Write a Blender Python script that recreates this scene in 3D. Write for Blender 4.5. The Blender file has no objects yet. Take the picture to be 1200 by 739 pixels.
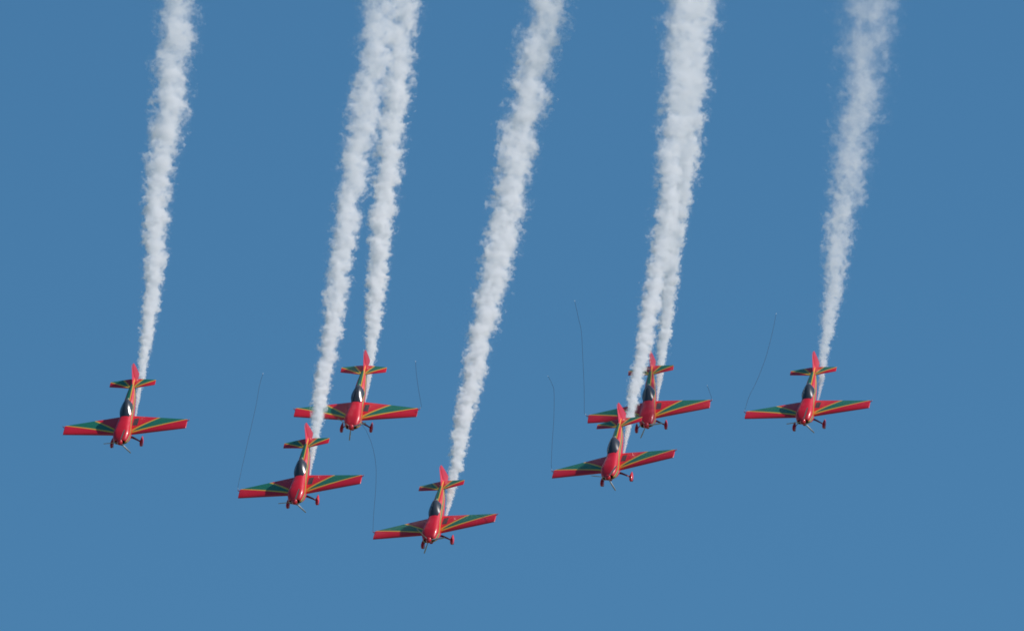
import bpy, bmesh, math, random
from mathutils import Vector, Matrix

R = math.radians
scene = bpy.context.scene
COL = scene.collection

# ------------------------------------------------------------------ camera
PITCH = R(22.0)
LENS = 400.0
FPX = 1200.0 * LENS / 36.0            # focal length in photo pixels
cam_data = bpy.data.cameras.new('camera')
cam_data.lens = LENS
cam_data.sensor_width = 36.0
cam_data.clip_start = 0.5
cam_data.clip_end = 60000.0
cam = bpy.data.objects.new('camera', cam_data)
COL.objects.link(cam)
cam.location = (0, 0, 1.7)
cam.rotation_euler = (R(90) + PITCH, 0, 0)
scene.camera = cam
CAM = Vector(cam.location)
RIGHT = Vector((1, 0, 0))
UP = Vector((0, -math.sin(PITCH), math.cos(PITCH)))
FWD = Vector((0, math.cos(PITCH), math.sin(PITCH)))

# ------------------------------------------------------------------ sky, sun, exposure
SUN_EL, SUN_AZ = R(41.5), R(101.5)
world = bpy.data.worlds.new('World')
scene.world = world
world.use_nodes = True
wn = world.node_tree
sky = wn.nodes.new('ShaderNodeTexSky')
sky.sky_type = 'NISHITA'
sky.sun_disc = False
sky.sun_elevation = SUN_EL
sky.sun_rotation = SUN_AZ
sky.altitude = 0
sky.air_density = 1.15
sky.dust_density = 0.0
sky.ozone_density = 10.0
tint = wn.nodes.new('ShaderNodeMix')                              # the photograph's cooler white balance
tint.data_type = 'RGBA'; tint.blend_type = 'MULTIPLY'; tint.inputs['Factor'].default_value = 1.0
tint.inputs[7].default_value = (0.775, 1.07, 0.965, 1)
wn.links.new(sky.outputs[0], tint.inputs[6])
wn.links.new(tint.outputs[2], wn.nodes['Background'].inputs['Color'])
wn.nodes['Background'].inputs['Strength'].default_value = 0.105

sun_data = bpy.data.lights.new('sun', 'SUN')
sun_data.energy = 4.3
sun_data.angle = R(0.53)
sun_data.color = (1.0, 0.935, 0.90)
sun = bpy.data.objects.new('sun', sun_data)
COL.objects.link(sun)
sun_dir = Vector((math.sin(SUN_AZ) * math.cos(SUN_EL), math.cos(SUN_AZ) * math.cos(SUN_EL), math.sin(SUN_EL)))
sun.rotation_euler = sun_dir.to_track_quat('Z', 'Y').to_euler()
sun.location = (200, 0, 300)

vs = scene.view_settings
scene.display_settings.display_device = 'sRGB'
vs.view_transform = 'Standard'
vs.look = 'None'
vs.exposure = 0.0
vs.gamma = 1.0
vs.use_curve_mapping = False
scene.render.engine = 'CYCLES'
cy = scene.cycles
cy.max_bounces = 10
cy.volume_bounces = 6
cy.transparent_max_bounces = 16
cy.volume_max_steps = 512
cy.volume_step_rate = 1.0
cy.filter_width = 1.7
cy.use_denoising = True
cy.blur_glossy = 2.0
cy.caustics_reflective = False
cy.caustics_refractive = False

# ------------------------------------------------------------------ helpers
def tag(o, label=None, cat=None, group=None, kind=None):
    if label: o['label'] = label
    if cat: o['category'] = cat
    if group: o['group'] = group
    if kind: o['kind'] = kind
    return o

def link_mesh(name, bm, mat, parent=None, smooth=True, sharp=40):
    bmesh.ops.recalc_face_normals(bm, faces=bm.faces)
    for f in bm.faces: f.smooth = smooth
    if smooth:
        for e in bm.edges:
            if len(e.link_faces) == 2 and e.calc_face_angle(0) > R(sharp): e.smooth = False
    me = bpy.data.meshes.new(name)
    bm.to_mesh(me); bm.free()
    for m in (mat if isinstance(mat, (list, tuple)) else [mat]): me.materials.append(m)
    o = bpy.data.objects.new(name, me)
    COL.objects.link(o)
    if parent: o.parent = parent
    return o

def loft(bm, rings, cap=True, closed=True):
    vr = [[bm.verts.new(p) for p in r] for r in rings]
    n = len(rings[0])
    for a, b in zip(vr, vr[1:]):
        for k in range(n if closed else n - 1):
            k2 = (k + 1) % n
            bm.faces.new((a[k], a[k2], b[k2], b[k]))
    if cap:
        bm.faces.new(vr[0][::-1]); bm.faces.new(vr[-1])
    return vr

def tube(bm, pts, rad, n=8):
    """round tube along points; rad a number or a list"""
    pts = [Vector(p) for p in pts]
    rings = []
    ref = Vector((0.31, 0.23, 0.92))
    for i, p in enumerate(pts):
        d = (pts[min(i + 1, len(pts) - 1)] - pts[max(i - 1, 0)]).normalized()
        a = d.cross(ref).normalized(); b = d.cross(a)
        r = rad[i] if isinstance(rad, (list, tuple)) else rad
        rings.append([p + (a * math.cos(t) + b * math.sin(t)) * r for t in [2 * math.pi * k / n for k in range(n)]])
    loft(bm, rings)

class X:
    """tiny expression builder for Math nodes"""
    nt = None
    def __init__(self, s): self.s = s
    @staticmethod
    def m(op, *a, clamp=False):
        n = X.nt.nodes.new('ShaderNodeMath'); n.operation = op; n.use_clamp = clamp
        for i, v in enumerate(a):
            if isinstance(v, X): X.nt.links.new(v.s, n.inputs[i])
            else: n.inputs[i].default_value = v
        return X(n.outputs[0])
    def __add__(s, o): return X.m('ADD', s, o)
    def __radd__(s, o): return X.m('ADD', o, s)
    def __sub__(s, o): return X.m('SUBTRACT', s, o)
    def __rsub__(s, o): return X.m('SUBTRACT', o, s)
    def __mul__(s, o): return X.m('MULTIPLY', s, o)
    def __rmul__(s, o): return X.m('MULTIPLY', o, s)
    def __truediv__(s, o): return X.m('DIVIDE', s, o)
    def __rtruediv__(s, o): return X.m('DIVIDE', o, s)
    def lt(s, o): return X.m('LESS_THAN', s, o)
    def gt(s, o): return X.m('GREATER_THAN', s, o)
    def abs(s): return X.m('ABSOLUTE', s)
    def min(s, o): return X.m('MINIMUM', s, o)
    def max(s, o): return X.m('MAXIMUM', s, o)
    def sqrt(s): return X.m('SQRT', s)
    def clamp(s): return X.m('ADD', s, 0.0, clamp=True)

def objcoord(nt):
    X.nt = nt
    tc = nt.nodes.new('ShaderNodeTexCoord'); sp = nt.nodes.new('ShaderNodeSeparateXYZ')
    nt.links.new(tc.outputs['Object'], sp.inputs[0])
    return tc.outputs['Object'], X(sp.outputs[0]), X(sp.outputs[1]), X(sp.outputs[2])

def mixc(nt, fac, a, b):
    n = nt.nodes.new('ShaderNodeMix'); n.data_type = 'RGBA'
    nt.links.new(fac.s, n.inputs['Factor'])
    for key, v in ((6, a), (7, b)):
        if isinstance(v, tuple): n.inputs[key].default_value = (*v, 1)
        else: nt.links.new(v, n.inputs[key])
    return n.outputs[2]

def new_mat(name, color=(0.5, 0.5, 0.5), rough=0.4, metallic=0.0, coat=0.0):
    m = bpy.data.materials.new(name); m.use_nodes = True
    b = m.node_tree.nodes['Principled BSDF']
    b.inputs['Base Color'].default_value = (*color, 1)
    b.inputs['Roughness'].default_value = rough
    b.inputs['Metallic'].default_value = metallic
    b.inputs['Coat Weight'].default_value = coat
    b.inputs['Coat Roughness'].default_value = 0.08
    return m

RED = (0.62, 0.007, 0.020)
GREEN = (0.012, 0.150, 0.085)
YELLOW = (0.70, 0.38, 0.035)
GREY = (0.035, 0.045, 0.050)

def weathered(nt, col):
    """slight large scale unevenness and oil grime of the paint"""
    tc = nt.nodes.new('ShaderNodeTexCoord')
    no = nt.nodes.new('ShaderNodeTexNoise'); no.inputs['Scale'].default_value = 2.3; no.inputs['Detail'].default_value = 6
    nt.links.new(tc.outputs['Object'], no.inputs['Vector'])
    X.nt = nt
    f = (X(no.outputs['Fac']) - 0.42) * 1.1
    dirt = mixc(nt, f.clamp(), col, (0.16, 0.012, 0.02))
    n = nt.nodes.new('ShaderNodeMix'); n.data_type = 'RGBA'; n.inputs['Factor'].default_value = 0.55
    nt.links.new(col, n.inputs[6]); nt.links.new(dirt, n.inputs[7])
    return n.outputs[2]

def paint(name, build):
    m = new_mat(name, RED, 0.40, 0, 0.18)
    nt = m.node_tree
    co, x, y, z = objcoord(nt)
    col = build(nt, x, y, z)
    nt.links.new(col, nt.nodes['Principled BSDF'].inputs['Base Color'])
    return m

def wedge(nt, x, ay, l1, l2, wid):
    """red panel crossed by a green wedge with yellow edges; l1/l2 = ((x,y),(x,y)) seen from above, l1 the aft line"""
    def dist(l):
        (xa, ya), (xb, yb) = l
        dx, dy = xb - xa, yb - ya; L = math.hypot(dx, dy)
        return ((ay - ya) * (dx / L) - (x - xa) * (dy / L))   # positive aft of the line
    d1, d2 = dist(l1), dist(l2)
    green = d1.lt(0.0).min(d2.gt(0.0))
    yw = (ay * -0.18 + 1.55).max(0.95) * wid                         # the edging is broadest at the root
    yel = d1.abs().lt(yw).max(d2.abs().lt(yw))
    c = mixc(nt, green, RED, GREEN)
    return mixc(nt, yel, c, YELLOW)

# ------------------------------------------------------------------ materials
def wing_cols(nt, x, y, z):
    ay = y.abs()
    c = wedge(nt, x, ay, ((0.40, 0.42), (-0.88, 1.95)), ((0.52, 0.42), (-0.47, 3.72)), 0.042)
    top = z.gt(-0.02 + 0.0)
    walk = (x.gt(-0.92)).min(x.lt(-0.10)).min(y.gt(0.40)).min(y.lt(0.70))
    return mixc(nt, walk.min(top), c, GREY)
M_WING = paint('wing paint red with green and yellow wedge', wing_cols)
M_STAB = paint('tailplane paint', lambda nt, x, y, z: wedge(nt, x, y.abs(), ((-3.34, 0.12), (-4.14, 0.60)), ((-3.27, 0.12), (-3.96, 1.40)), 0.030))

def fus_cols(nt, x, y, z):
    # green spine behind the canopy, yellow edged
    ay = y.abs()
    sw = 0.055 + (x + 4.0) * 0.022
    back = x.lt(-1.70).min(x.gt(-4.05)).min(z.gt(0.30))
    c = mixc(nt, y.lt(sw).min(y.gt(-0.17)).min(back), RED, GREEN)
    c = mixc(nt, (y - sw).abs().lt(0.026).min(back), c, YELLOW)
    # yellow/green stripe along each side, climbing to the tail
    zc = 0.40 + (x * -0.035)
    d = (z - zc).abs()
    c = mixc(nt, d.lt(0.085).min(x.gt(-4.2)), c, YELLOW)
    c = mixc(nt, d.lt(0.040).min(x.gt(-4.2)), c, GREEN)
    top = z.gt(0.57)
    return c
M_FUS = paint('fuselage paint', fus_cols)
def plain(nt, x, y, z):
    rgb = nt.nodes.new('ShaderNodeRGB'); rgb.outputs[0].default_value = (*RED, 1)
    return weathered(nt, rgb.outputs[0])
M_RED = paint('plain red paint', plain)
def fin_cols(nt, x, y, z):
    rgb = nt.nodes.new('ShaderNodeRGB'); rgb.outputs[0].default_value = (0.72, 0.030, 0.065, 1)  # fin and rudder base colour set paler and pinker than the plain red
    return weathered(nt, rgb.outputs[0])
M_FIN = paint('fin paint, paler rose red', fin_cols)
M_DARK = new_mat('dark opening', (0.006, 0.006, 0.008), 0.8)
M_TYRE = new_mat('tyre rubber', (0.02, 0.02, 0.02), 0.8)
M_METAL = new_mat('painted steel', (0.30, 0.02, 0.03), 0.4)
M_BLADE = new_mat('propeller blade grey', (0.52, 0.52, 0.54), 0.3)
M_CREAM = new_mat('pale frame', (0.62, 0.55, 0.40), 0.4)
M_WHITE = new_mat('white tape', (0.75, 0.75, 0.75), 0.5)
M_CORD = new_mat('dark cord', (0.02, 0.022, 0.03), 0.8)
M_GLASS = new_mat('tinted canopy', (0.035, 0.038, 0.045), 0.22, 0, 0.3)
M_GLASS.node_tree.nodes['Principled BSDF'].inputs['Coat Roughness'].default_value = 0.14
M_GLASS.node_tree.nodes['Principled BSDF'].inputs['IOR'].default_value = 1.5

# ------------------------------------------------------------------ ground (below the frame, gives the light from below)
bm = bmesh.new()
bmesh.ops.create_grid(bm, x_segments=8, y_segments=8, size=20000)
M_GROUND = new_mat('dry airfield grass', (0.12, 0.11, 0.06), 0.9)
g = link_mesh('ground', bm, M_GROUND, smooth=False)
tag(g, 'dry airfield grass', None, None, 'structure')

# ------------------------------------------------------------------ one aircraft (x forward, y to its left, z up)
def superring(x, hw, zt, zb, n=28, p=2.6):
    zc, hh = (zt + zb) / 2, (zt - zb) / 2
    out = []
    for k in range(n):
        t = 2 * math.pi * k / n
        c, s = math.cos(t), math.sin(t)
        out.append((x, hw * math.copysign(abs(c) ** (2 / p), c), zc + hh * math.copysign(abs(s) ** (2 / p), s)))
    return out

def interp(tab, x):
    for (a, *va), (b, *vb) in zip(tab, tab[1:]):
        if (a >= x >= b) or (a <= x <= b):
            t = (x - a) / (b - a); t = t * t * (3 - 2 * t) * 0.5 + t * 0.5
            return [p + (q - p) * t for p, q in zip(va, vb)]
    return list(tab[-1][1:])

FUS = [  # x, half width, top z, bottom z, roundness
    (1.95, 0.31, 0.59, 0.27, 2.8), (1.88, 0.37, 0.64, 0.20, 3.0), (1.65, 0.44, 0.72, 0.08, 3.3), (1.3, 0.50, 0.79, -0.06, 3.4),
    (0.7, 0.47, 0.79, -0.25, 3.2), (0.1, 0.42, 0.735, -0.30, 3.0), (-0.6, 0.39, 0.70, -0.31, 2.6), (-1.3, 0.36, 0.71, -0.27, 2.6),
    (-1.9, 0.335, 0.755, -0.18, 2.5), (-2.6, 0.285, 0.73, -0.03, 2.4), (-3.3, 0.21, 0.695, 0.13, 2.3), (-3.9, 0.125, 0.665, 0.27, 2.2), (-4.35, 0.04, 0.64, 0.36, 2.0)]

def make_fuselage(root):
    bm = bmesh.new()
    xs = [1.95, 1.92, 1.88, 1.8, 1.7] + [1.5 - 0.15 * i for i in range(40)]
    xs = [x for x in xs if x > -4.35] + [-4.35]
    rings = []
    for x in xs:
        hw, zt, zb, p = interp(FUS, x)
        rings.append(superring(x, hw, zt, zb, 32, p))
    loft(bm, rings)
    f = link_mesh('fuselage', bm, M_FUS, root)
    # cooling inlets either side of the spinner
    for s in (-1, 1):
        bm = bmesh.new()
        loft(bm, [[(x, s * 0.205 + 0.095 * k * math.cos(t), 0.42 + 0.11 * k * math.sin(t)) for t in [2 * math.pi * i / 18 for i in range(18)]]
                  for x, k in ((1.90, 1.0), (1.956, 1.0))])
        link_mesh('air_inlet', bm, M_DARK, f)
    # chin scoop
    bm = bmesh.new()
    loft(bm, [superring(x, a, 0.16 + dz, -0.03 + dz * .4, 16, 2.4) for x, a, dz in ((1.66, 0.10, 0.0), (1.60, 0.14, 0.02), (1.2, 0.15, 0.03), (0.8, 0.08, -0.02))])
    link_mesh('chin_scoop', bm, M_RED, f)
    # row of exhaust stubs under the cowl
    for s in (-1, 1):
        bm = bmesh.new()
        tube(bm, [(0.75, s * 0.2, -0.18), (0.6, s * 0.2, -0.30), (0.38, s * 0.2, -0.37)], 0.04, 10)
        link_mesh('exhaust_pipe', bm, M_DARK, f)
    return f

def foil(n=14, t=0.14):
    pts = []
    for i in range(n + 1):
        c = 0.5 * (1 - math.cos(math.pi * i / n))
        h = 5 * t * (0.2969 * math.sqrt(c) - 0.126 * c - 0.3516 * c * c + 0.2843 * c ** 3 - 0.1036 * c ** 4)
        pts.append((c, h))
    up = pts[:]; lo = [(c, -h) for c, h in pts[1:-1]][::-1]
    return up + lo                                                # closed ring LE -> TE over the top, back below

def surf_ring(xle, xte, y, z, t, vertical=False, yoff=0.0):
    ch = xle - xte
    if vertical: return [(xle - c * ch, yoff + h * ch, z) for c, h in foil(14, t)]
    return [(xle - c * ch, y, z + h * ch) for c, h in foil(14, t)]

def make_wing(root, s):
    bm = bmesh.new()
    rings = []
    for y in [0.25, 0.42, 0.9, 1.4, 1.9, 2.4, 2.9, 3.3, 3.62]:
        t = (y - 0.42) / 3.27
        rings.append(surf_ring(0.623 - 0.148 * t, -1.245 + 0.817 * t, s * y, 0.0 + 0.135 * t, 0.145 - 0.03 * max(0, t)))
    rings.append(surf_ring(0.470, -0.43, s * 3.675, 0.134, 0.10))
    rings.append(surf_ring(0.440, -0.41, s * 3.69, 0.135, 0.06))
    loft(bm, rings)
    w = link_mesh('wing', bm, M_WING, root)
    # little hook rod at the trailing corner of the tip that holds the tether
    bm = bmesh.new()
    tube(bm, [(-0.24, s * 3.66, 0.15), (-0.27, s * 3.77, 0.16), (-0.38, s * 3.80, 0.18)], [0.03, 0.022, 0.014], 8)
    link_mesh('tether_hook', bm, M_METAL, w)
    return w

def make_tailplane(root, s):
    bm = bmesh.new()
    loft(bm, [surf_ring(-3.24, -4.12, s * 0.04, 0.60, 0.10), surf_ring(-3.25, -4.17, s * 0.10, 0.60, 0.10), surf_ring(-3.26, -4.23, s * 0.17, 0.60, 0.10), surf_ring(-3.35, -4.10, s * 0.75, 0.62, 0.10),
              surf_ring(-3.44, -3.98, s * 1.34, 0.63, 0.10), surf_ring(-3.47, -3.96, s * 1.37, 0.63, 0.05)])
    return link_mesh('tailplane', bm, M_STAB, root)

def make_fin(root):
    bm = bmesh.new()
    loft(bm, [surf_ring(-3.45, -4.30, 0, 0.62, 0.10, True), surf_ring(-3.68, -4.31, 0, 0.82, 0.10, True), surf_ring(-4.00, -4.38, 0, 1.15, 0.09, True),
              surf_ring(-4.31, -4.45, 0, 1.45, 0.09, True), surf_ring(-4.38, -4.46, 0, 1.50, 0.05, True)])
    f = link_mesh('fin', bm, M_FIN, root)
    # rudder, swung a little to the left as in the photograph
    bm = bmesh.new()
    loft(bm, [surf_ring(-4.29, -4.80, 0, 0.32, 0.10, True), surf_ring(-4.28, -4.93, 0, 0.50, 0.10, True), surf_ring(-4.29, -4.83, 0, 0.85, 0.10, True),
              surf_ring(-4.35, -4.73, 0, 1.15, 0.09, True), surf_ring(-4.43, -4.61, 0, 1.46, 0.09, True), surf_ring(-4.45, -4.57, 0, 1.51, 0.05, True)])
    bmesh.ops.rotate(bm, verts=bm.verts, cent=(-4.34, 0, 0.6), matrix=Matrix.Rotation(R(-21), 3, 'Z'))
    link_mesh('rudder', bm, M_FIN, f)
    return f

def make_canopy(root):
    bm = bmesh.new()
    def bubble(x):
        if x > -1.05: hw = 0.378 * (1 - 0.38 * ((x + 1.05) / 0.85) ** 2)
        else: hw = 0.378 * max(0.0, 1 - ((x + 1.05) / 0.83) ** 2) ** 0.55
        d = (x + 1.35) / (1.15 if x > -1.35 else 0.53)
        return hw, 0.385 * max(0.0, 1 - d * d) ** (1.0 if x > -1.35 else 0.62)
    xs = [-0.20 - 1.665 * (i / 44) for i in range(45)] + [-1.875]
    rings = []
    for x in xs:
        hw, h = bubble(x)
        base = 0.665
        ring = [(x, hw * math.cos(t), base + h * (1 - abs(math.cos(t)) ** 1.8)) for t in [math.pi * k / 24 for k in range(25)]]
        ring += [(x, -hw * 0.8, 0.55), (x, hw * 0.8, 0.55)]
        rings.append(ring)
    loft(bm, rings)
    c = link_mesh('canopy', bm, M_GLASS, root, True, 60)
    # frame hoop behind the bubble and the latch on its rear end
    bm = bmesh.new()
    tube(bm, [(-1.86, 0.0, 0.75), (-1.93, 0.02, 0.80), (-2.0, 0.0, 0.775)], [0.045, 0.045, 0.03], 8)
    link_mesh('canopy_latch', bm, M_CREAM, c)
    return c

def make_gear(root, s):
    bm = bmesh.new()
    pts = [(0.44, 0.22, -0.25), (0.42, 0.42, -0.36), (0.39, 0.66, -0.56), (0.37, 0.84, -0.73)]
    rings = []
    for (x, y, z), w in zip(pts, (0.13, 0.11, 0.085, 0.07)):
        nrm = Vector((0, 0.62, 0.78)) * 0.016
        rings.append([(x + w, s * y, z), (x, s * (y + nrm.y), z + nrm.z), (x - w, s * y, z), (x, s * (y - nrm.y), z - nrm.z)])
    loft(bm, rings)
    leg = link_mesh('landing_gear_leg', bm, M_METAL, root)
    bm = bmesh.new()
    prof = [(0.44, 0.01, 0.012), (0.42, 0.045, 0.05), (0.34, 0.085, 0.115), (0.20, 0.105, 0.165), (0.02, 0.105, 0.17), (-0.18, 0.085, 0.135), (-0.34, 0.05, 0.085), (-0.46, 0.015, 0.03)]
    loft(bm, [[(0.34 + dx, s * 0.885 + a * math.cos(t), -0.745 + dz + b * math.sin(t)) for t in [2 * math.pi * k / 16 for k in range(16)]] for (dx, a, b), dz in zip(prof, (0, 0, 0, 0, 0.005, 0.02, 0.04, 0.06))])
    spat = link_mesh('wheel_spat', bm, M_RED, leg)
    bm = bmesh.new()
    prof = [(-0.055, 0.12), (-0.05, 0.165), (-0.025, 0.185), (0.025, 0.185), (0.05, 0.165), (0.055, 0.12)]
    loft(bm, [[(0.40 + r * math.cos(t), s * 0.885 + y, -0.81 + r * math.sin(t)) for t in [2 * math.pi * k / 20 for k in range(20)]] for y, r in prof])
    link_mesh('wheel', bm, M_TYRE, leg)
    return leg

def make_tailwheel(root):
    bm = bmesh.new()
    tube(bm, [(-4.05, 0, 0.32), (-4.30, 0, 0.20), (-4.50, 0, 0.10)], [0.03, 0.022, 0.018], 8)
    leg = link_mesh('tailwheel_strut', bm, M_METAL, root)
    bm = bmesh.new()
    loft(bm, [[(-4.52 + r * math.cos(t), y, 0.06 + r * math.sin(t)) for t in [2 * math.pi * k / 14 for k in range(14)]] for y, r in ((-0.025, 0.05), (-0.018, 0.075), (0.018, 0.075), (0.025, 0.05))])
    link_mesh('wheel', bm, M_TYRE, leg)

PROP_X, PROP_Z = 1.99, 0.45
def make_prop(root):
    bm = bmesh.new()
    prof = [(1.952, 0.175), (1.97, 0.185), (2.03, 0.178), (2.08, 0.150), (2.14, 0.115), (2.185, 0.072), (2.21, 0.030), (2.216, 0.006)]
    loft(bm, [[(x - PROP_X, r * math.cos(t), r * math.sin(t)) for t in [2 * math.pi * k / 24 for k in range(24)]] for x, r in prof])
    spn = link_mesh('spinner', bm, M_RED, root)
    spn.location = (PROP_X, 0, PROP_Z)
    for k in range(3):
        bm = bmesh.new()
        rings = []
        for r, ch, tw, th in ((0.12, 0.065, 60, .04), (0.25, 0.08, 50, .03), (0.45, 0.095, 37, .02), (0.70, 0.09, 27, .014), (0.88, 0.075, 22, .010), (0.96, 0.07, 20, .008), (0.98, 0.03, 20, .005)):
            a = R(tw)
            ring = []
            for u, v in ((-.5, 0), (-.3, .8), (0, 1), (.3, .8), (.5, 0), (.3, -.3), (0, -.4), (-.3, -.3)):
                cx, tx = u * ch, v * th
                ring.append((cx * math.sin(a) + tx * math.cos(a), cx * math.cos(a) - tx * math.sin(a), r))
            rings.append(ring)
        loft(bm, rings)
        bmesh.ops.rotate(bm, verts=bm.verts, cent=(0, 0, 0), matrix=Matrix.Rotation(R(120 * k), 3, 'X'))
        link_mesh('propeller_blade', bm, M_BLADE, spn)
    return spn

def make_plane():
    root = bpy.data.objects.new('aerobatic_plane', None)
    COL.objects.link(root)
    root.empty_display_size = 1.0
    make_fuselage(root)
    make_wing(root, 1); make_wing(root, -1)
    make_tailplane(root, 1); make_tailplane(root, -1)
    make_fin(root); make_canopy(root)
    make_gear(root, 1); make_gear(root, -1)
    make_tailwheel(root); make_prop(root)
    return root

def copy_tree(o, parent=None):
    c = o.copy(); COL.objects.link(c); c.parent = parent
    for ch in list(o.children): copy_tree(ch, c)
    return c

# ------------------------------------------------------------------ formation
def at(px, py, d):
    """world point on the sight line through photo pixel (px, py), d metres out along the view axis"""
    return CAM + FWD * d + RIGHT * ((px - 600.0) / FPX * d) - UP * ((py - 369.5) / FPX * d)

def attitude(e, yaw, roll):
    ce, se, cyw, syw, cr, sr = math.cos(e), math.sin(e), math.cos(yaw), math.sin(yaw), math.cos(roll), math.sin(roll)
    Ry = Matrix(((cyw, -syw, 0), (syw, cyw, 0), (0, 0, 1)))
    B = Matrix(((0, 1, 0), (se, 0, -ce), (ce, 0, se)))
    Rr = Matrix(((cr, -sr, 0), (sr, cr, 0), (0, 0, 1)))
    M = Rr @ B @ Ry                                                # rows: right, down, toward camera
    W = Matrix((RIGHT, -UP, -FWD)).transposed()
    return W @ M

PLANES = [  # attitude to the line of sight, centre in the sky, distance, blade angle, label
    (0.5886, -0.2114, -0.1748, 147.3, 502.1, 668.0, 63, 'red green and yellow plane with the leftmost smoke trail, alone on the far left side'),
    (0.5580, -0.2558, -0.2578, 352.4, 571.8, 661.7, 60, 'red and green plane whose smoke rises across the wing of the plane above it'),
    (0.5900, -0.1824, -0.1034, 417.5, 485.1, 674.0, 19, 'red and green plane in the left group with another plane\'s smoke over its wing'),
    (0.4967, -0.2760, -0.2820, 510.2, 618.6, 662.0, 0, 'red green and yellow lead plane, lowest in the sky, under the single middle smoke trail'),
    (0.4901, -0.2930, -0.3145, 719.8, 545.3, 660.0, 42, 'red green and yellow plane whose tail covers the wing of the plane right behind it'),
    (0.5464, -0.1837, -0.2221, 761.0, 483.9, 675.0, 0, 'red green and yellow plane partly hidden behind the tail and smoke of a nearer plane'),
    (0.4741, -0.2279, -0.1950, 946.8, 481.9, 661.4, 64, 'red green and yellow plane with the rightmost smoke trail, alone on the far right side'),
]
proto = make_plane()
planes = []
for i, (e, yw, rl, px, py, d, blade, lab) in enumerate(PLANES):
    o = proto if i == 0 else copy_tree(proto)
    o.matrix_world = Matrix.Translation(at(px, py, d)) @ attitude(e, yw, rl).to_4x4()
    tag(o, lab, 'plane', 'aerobatic planes flying in formation')
    for ch in o.children:
        if ch.name.startswith('spinner'): ch.rotation_euler = (R(90 - blade) * -1.0, 0, 0)
    planes.append(o)

# ------------------------------------------------------------------ smoke trails
SLOPE = 1.3                                                        # metres away from the camera per metre up the picture
TRAILS = [  # (x, y, full width) in photo pixels from the aircraft upwards, density, softness, label
    ([(159, 487, 3), (161.2, 468, 5.5), (164, 452, 9), (166.5, 436, 11), (170, 410, 15), (173.5, 382, 18), (178, 350, 21), (181.5, 301, 26), (183, 252, 30), (184, 226, 32), (190, 195, 34), (196.5, 146, 38), (201, 97, 38), (206, 49, 42), (209, 0, 44)], 1.0, 0.30,
     'white smoke trail behind the plane on the far left'),
    ([(363, 555.6, 3), (365, 540, 5.5), (367.7, 524, 9), (371, 497.6, 14), (374, 480, 18), (376.3, 453, 21), (381.6, 426.7, 22), (386, 404, 23), (394, 350, 28), (402, 285, 30), (410, 236, 31), (413.6, 211, 33), (421.7, 162, 38), (431.4, 114, 40), (440, 65, 40), (446, 0, 42)], 1.0, 0.30,
     'smoke trail passing before a plane\'s wing, left one of the left pair'),
    ([(428, 468, 3), (431, 451, 6), (432.7, 437, 9), (433.8, 421, 12), (435.5, 395, 17), (438, 382, 19), (440.5, 343, 24), (443.8, 301, 26), (447.7, 262, 29), (451, 230, 30), (455.8, 195, 31), (460.6, 146, 32), (465.5, 97, 33), (470, 49, 35), (475, 0, 38)], 1.05, 0.26,
     'bright white smoke trail closing on its left neighbour at the top'),
    ([(523.6, 604, 3), (526, 588, 8), (529, 574, 12), (533, 553, 15), (537.6, 530, 19), (543, 491, 23), (553.6, 446, 27), (562.5, 401.6, 30), (571.5, 357, 33), (582.6, 312, 35), (588, 284, 38), (594, 243, 39), (601, 203, 40), (609, 162, 43), (617.5, 122, 42), (626, 81, 44), (634, 40, 45), (641, 0, 47)], 1.05, 0.26,
     'long white smoke trail of the lead plane, standing alone in the middle'),
    ([(731.5, 530, 3), (734, 513, 6), (736, 502, 8), (739.4, 483, 12), (742, 464, 16), (745.4, 449, 18), (750.7, 422.6, 20), (755, 405, 20), (757.5, 386, 23), (763.6, 353.6, 26), (771, 321, 27), (776, 288.7, 29), (783, 240, 32), (787, 195, 34), (792, 146, 38), (796, 97, 40), (799, 49, 44), (802, 0, 46)], 1.0, 0.34,
     'bluish smoke trail, nearer one of the merging right pair, passing before a plane'),
    ([(771, 465, 3), (772, 452.5, 7), (773.6, 436.7, 9), (775, 419, 13), (777, 402, 16), (781, 370, 18), (784, 337, 21), (787, 305, 23), (791, 272.5, 25), (796, 240, 27), (802, 211, 29), (807, 162, 32), (812.5, 97, 36), (817, 32, 42), (819, 0, 44)], 1.0, 0.28,
     'greyish white smoke trail, farther one of the merging right pair, rising behind a fin'),
    ([(959, 467, 3), (961, 456.6, 5.5), (963, 442.5, 8), (964.7, 425, 12), (966.5, 404, 15), (969, 396, 17), (974, 361, 24), (978.5, 325.6, 28), (982, 290, 33), (986, 255, 36), (993, 215, 44), (1000, 162, 50), (1010, 114, 55), (1014.4, 65, 62), (1018, 32.5, 66), (1021, 0, 68)], 0.46, 0.34,
     'thin ragged see-through smoke trail of the plane on the far right'),
]
HULL = 1.75

def lerp_tab(tab, t):
    for a, b in zip(tab, tab[1:]):
        if a[0] <= t <= b[0]:
            f = (t - a[0]) / max(1e-9, b[0] - a[0])
            return [p + (q - p) * f for p, q in zip(a[1:], b[1:])]
    return list(tab[-1][1:]) if t > tab[-1][0] else list(tab[0][1:])

def float_curve(nt, fac, pts):
    n = nt.nodes.new('ShaderNodeFloatCurve')
    nt.links.new(fac.s, n.inputs['Value'])
    cu = n.mapping.curves[0]
    while len(cu.points) < len(pts): cu.points.new(0.5, 0.5)
    for p, (a, b) in zip(cu.points, pts):
        p.location = (a, b); p.handle_type = 'AUTO_CLAMPED'
    n.mapping.use_clip = False
    n.mapping.update()
    return X(n.outputs[0])

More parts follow.
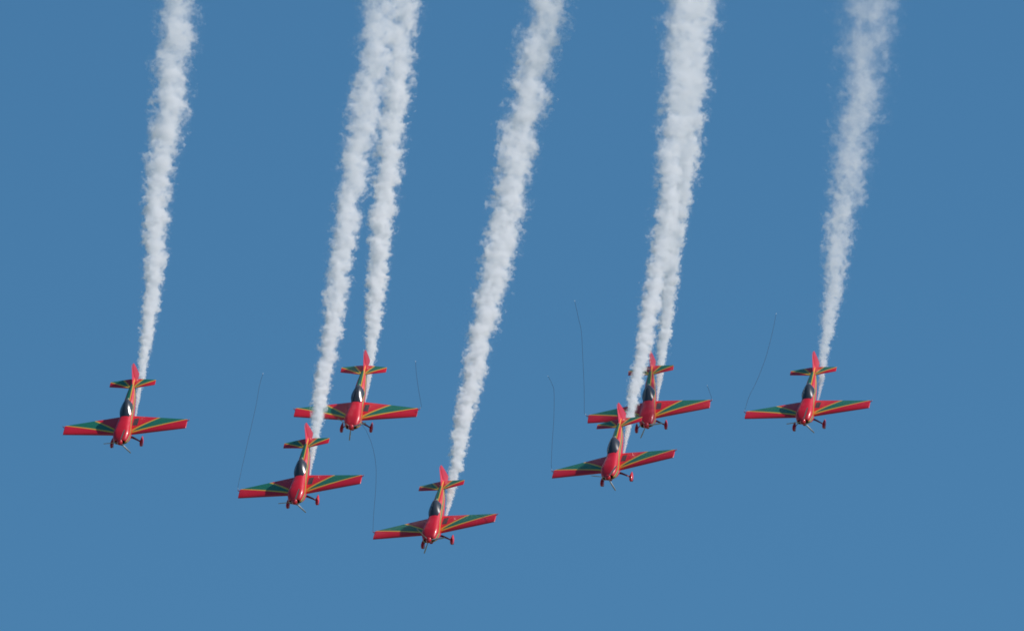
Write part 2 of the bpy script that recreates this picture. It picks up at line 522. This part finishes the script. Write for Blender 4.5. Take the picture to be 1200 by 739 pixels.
def make_trail(idx, plane, spec):
    pix, dens, soft, label = spec
    # extend above the frame
    (xa, ya, wa), (xb, yb, wb) = pix[-3], pix[-1]
    k = (xb - xa) / (yb - ya)
    pix = pix + [(xb - k * 60, -60, wb * 1.06), (xb - k * 130, -130, wb * 1.12)]
    # the nozzle under the belly
    noz = plane.matrix_world @ Vector((0.35, 0.12, -0.42))
    d0 = (noz - CAM).dot(FWD)
    n_px = 600 + (noz - CAM).dot(RIGHT) / d0 * FPX
    n_py = 369.5 - (noz - CAM).dot(UP) / d0 * FPX
    pts = []
    for x, y, w in [(n_px, n_py, 2.4)] + pix:
        d = d0 + (n_py - y) / 20.0 * SLOPE
        pts.append((at(x, y, d), w / 2 / FPX * d))
    p0, p1 = pts[0][0], pts[-1][0]
    zax = (p1 - p0).normalized()
    xax = (RIGHT - zax * RIGHT.dot(zax)).normalized()
    yax = zax.cross(xax)
    L = (p1 - p0).length
    rot = Matrix((xax, yax, zax)).transposed()
    tab = []
    for p, r in pts:
        q = p - p0
        tab.append((q.dot(zax) / L, q.dot(xax), q.dot(yax), r))
    N = 26
    ts = [(i / (N - 1)) ** 1.25 for i in range(N)]
    rows = [(t, *lerp_tab(tab, t)) for t in ts]
    S = [0.0]
    for a, b in zip(rows, rows[1:]):
        ra, rb = max(a[3], .08), max(b[3], .08)
        S.append(S[-1] + (b[0] - a[0]) * L * 0.5 * (1 / ra + 1 / rb))
    # hull
    bm = bmesh.new()
    rings = []
    n = 14
    for i, (t, cx, cyy, r) in enumerate(rows):
        rr = r * HULL + 0.02
        rings.append([(cx + rr * math.cos(a), cyy + rr * math.sin(a), t * L) for a in [2 * math.pi * j / n for j in range(n)]])
    loft(bm, rings)
    m = bpy.data.materials.new('smoke'); m.use_nodes = True
    nt = m.node_tree; nt.nodes.clear()
    out = nt.nodes.new('ShaderNodeOutputMaterial')
    pv = nt.nodes.new('ShaderNodeVolumePrincipled')
    nt.links.new(pv.outputs[0], out.inputs['Volume'])
    pv.inputs['Color'].default_value = (0.995, 0.990, 0.989, 1)
    pv.inputs['Anisotropy'].default_value = 0.15
    co, x, y, z = objcoord(nt)
    t = (z / L).clamp()
    cxs = [r[1] for r in rows]; lo, hi = min(cxs) - .01, max(cxs) + .01
    cx = float_curve(nt, t, [(r[0], (r[1] - lo) / (hi - lo)) for r in rows]) * (hi - lo) + lo
    cys = [r[2] for r in rows]; lo2, hi2 = min(cys) - .01, max(cys) + .01
    cyc = float_curve(nt, t, [(r[0], (r[2] - lo2) / (hi2 - lo2)) for r in rows]) * (hi2 - lo2) + lo2
    rm = max(r[3] for r in rows)
    rad = float_curve(nt, t, [(r[0], r[3] / rm) for r in rows]) * rm
    sc = float_curve(nt, t, [(r[0], s / S[-1]) for r, s in zip(rows, S)]) * S[-1]
    # slow sideways wander of the older smoke
    wa = nt.nodes.new('ShaderNodeTexNoise'); wa.noise_dimensions = '1D'
    wa.inputs['Scale'].default_value = 0.42; wa.inputs['Detail'].default_value = 1.0
    nt.links.new((sc + 11.3 * idx).s, wa.inputs['W'])
    u, v = (x - cx) / rad + (X(wa.outputs['Fac']) - 0.5) * (t * 1.1 + 0.25), (y - cyc) / rad
    cmb = nt.nodes.new('ShaderNodeCombineXYZ')
    nt.links.new(u.s, cmb.inputs[0]); nt.links.new(v.s, cmb.inputs[1]); nt.links.new((sc + 37.7 * idx).s, cmb.inputs[2])
    def noise(scale, detail, rough, off):
        vm = nt.nodes.new('ShaderNodeVectorMath'); vm.operation = 'ADD'; vm.inputs[1].default_value = (off, off * 1.7, off * 0.6)
        nt.links.new(cmb.outputs[0], vm.inputs[0])
        no = nt.nodes.new('ShaderNodeTexNoise'); no.noise_dimensions = '3D'
        no.inputs['Scale'].default_value = scale; no.inputs['Detail'].default_value = detail; no.inputs['Roughness'].default_value = rough
        nt.links.new(vm.outputs[0], no.inputs['Vector'])
        return X(no.outputs['Fac'])
    n1 = noise(1.15, 1.5, 0.5, 3.1)                                # big swellings
    n2 = noise(2.8, 5.0, 0.62, 11.3)                               # puffs and wisps
    r = (u * u + v * v).sqrt()
    ragged = 0.95 + t * (0.75 if idx != 6 else 1.25)
    f = 0.82 + t * (0.07 if idx != 6 else -0.06) - r + (n1 - 0.5) * (1.55 + t * 1.2) + (n2 - 0.5) * 2.3 * ragged
    # density grows inwards; young smoke is thick, old smoke thinner
    edge = soft * (0.52 + t * 1.45)
    body = (f / edge).clamp()
    body = body * body
    # thin curling veil round the core
    n4 = noise(3.4, 5.0, 0.68, 41.7)
    halo = ((1.22 - r + (n1 - 0.5) * (1.0 + t * 1.2) + (n4 - 0.5) * 3.4) * 1.1).clamp()
    halo = halo * halo * (0.05 + t * 0.13)
    n3 = noise(1.5, 4.0, 0.6, 23.9)                               # thick and thin patches inside the plume
    thin = ((n3 - (0.42 if idx != 6 else 0.47)) * (5.0 if idx != 6 else 7.0)).clamp()
    patch = 1.0 - t * (1.0 - thin) * (0.85 if idx != 6 else 1.0)
    inside = r.lt(HULL - 0.04)
    D = 2.6 * dens                                                  # optical thickness across the radius
    den = (body * patch + halo) * inside * (D / (rad + 0.12)) * (1.25 - t * 0.78)
    nt.links.new(den.s, pv.inputs['Density'])
    dims = [max(v.co[i] for v in bm.verts) - min(v.co[i] for v in bm.verts) for i in range(3)]
    m.volume_intersection_method = 'ACCURATE' if hasattr(m, 'volume_intersection_method') else None
    m.cycles.volume_step_rate = 0.13 / (sum(dims) / 3 / 10)
    o = link_mesh('smoke_trail', bm, m)
    o.matrix_world = Matrix.Translation(p0) @ rot.to_4x4()
    tag(o, label, 'smoke', 'smoke trails of the planes')
    return o

for i, spec in enumerate(TRAILS):
    make_trail(i, planes[i], spec)

# ------------------------------------------------------------------ broken tether cords streaming from the wing tips
CORDS = [  # plane, pixel path from the free upper end down to the wing tip, label
    (1, [(308, 438), (304, 452), (300, 475), (293, 506), (285, 541), (279, 569)], 'long thin cord leaning up from the left wing tip below a smoke-crossed plane'),
    (2, [(487, 424), (488, 438), (490, 453), (492, 465), (494, 476)], 'short faint cord above the right wing tip of the smoke-crossed plane'),
    (3, [(424, 497), (430, 506), (436.5, 523), (440.5, 545), (440.3, 572), (438, 600), (437, 622)], 'curved cord running up from the lowest plane\'s wing tip towards a wheel above'),
    (4, [(642.5, 441), (647, 450), (649.3, 460), (649, 490), (647, 520), (646, 544)], 'cord with hooked top, over the left wing tip of the nearer overlapping plane'),
    (5, [(673.5, 353), (678, 373), (681.3, 389), (683, 420), (684.5, 455), (684.7, 484)], 'tall cord bent near its top, over the half-hidden plane\'s left wing tip'),
    (5, [(829, 452), (831.5, 459), (833.5, 465), (833, 470)], 'very short cord curling up from the half-hidden plane\'s right wing tip'),
    (6, [(909.5, 368), (905, 390), (897, 420), (886, 448), (878, 464), (873.5, 478)], 'long cord leaning up to the right from the far right plane\'s wing tip'),
]
def smooth_path(p, sub=5):
    out = []
    for i in range(len(p) - 1):
        a, b, c, d = p[max(i - 1, 0)], p[i], p[i + 1], p[min(i + 2, len(p) - 1)]
        for k in range(sub):
            t = k / sub
            out.append(0.5 * ((2 * b) + (c - a) * t + (2 * a - 5 * b + 4 * c - d) * t * t + (3 * b - a - 3 * c + d) * t ** 3))
    return out + [p[-1]]
for pi, path, label in CORDS:
    side = 1 if path[-1][0] > PLANES[pi][3] else -1
    tip = planes[pi].matrix_world @ Vector((-0.40, side * 3.80, 0.18))
    d0 = (tip - CAM).dot(FWD); y0 = path[-1][1]
    pts = [at(x, y, d0 + (y0 - y) / 20.0 * SLOPE) for x, y in path]
    full = smooth_path(pts) + [tip]
    bm = bmesh.new()
    org = full[-1].copy()
    tube(bm, [p - org for p in full], 0.0085, 6)
    o = link_mesh('tether_cord', bm, M_CORD)
    o.location = org
    tag(o, label, 'cord', 'cords trailing from the wing tips')
    for q in (full[-1], full[0]):                                   # small pale swivel at each end
        bm = bmesh.new()
        dd = (full[-2] - full[-1]).normalized() if q is full[-1] else (full[0] - full[1]).normalized()
        tube(bm, [q - org, q - org + dd * 0.09], 0.011, 8)
        link_mesh('swivel', bm, M_WHITE, o)
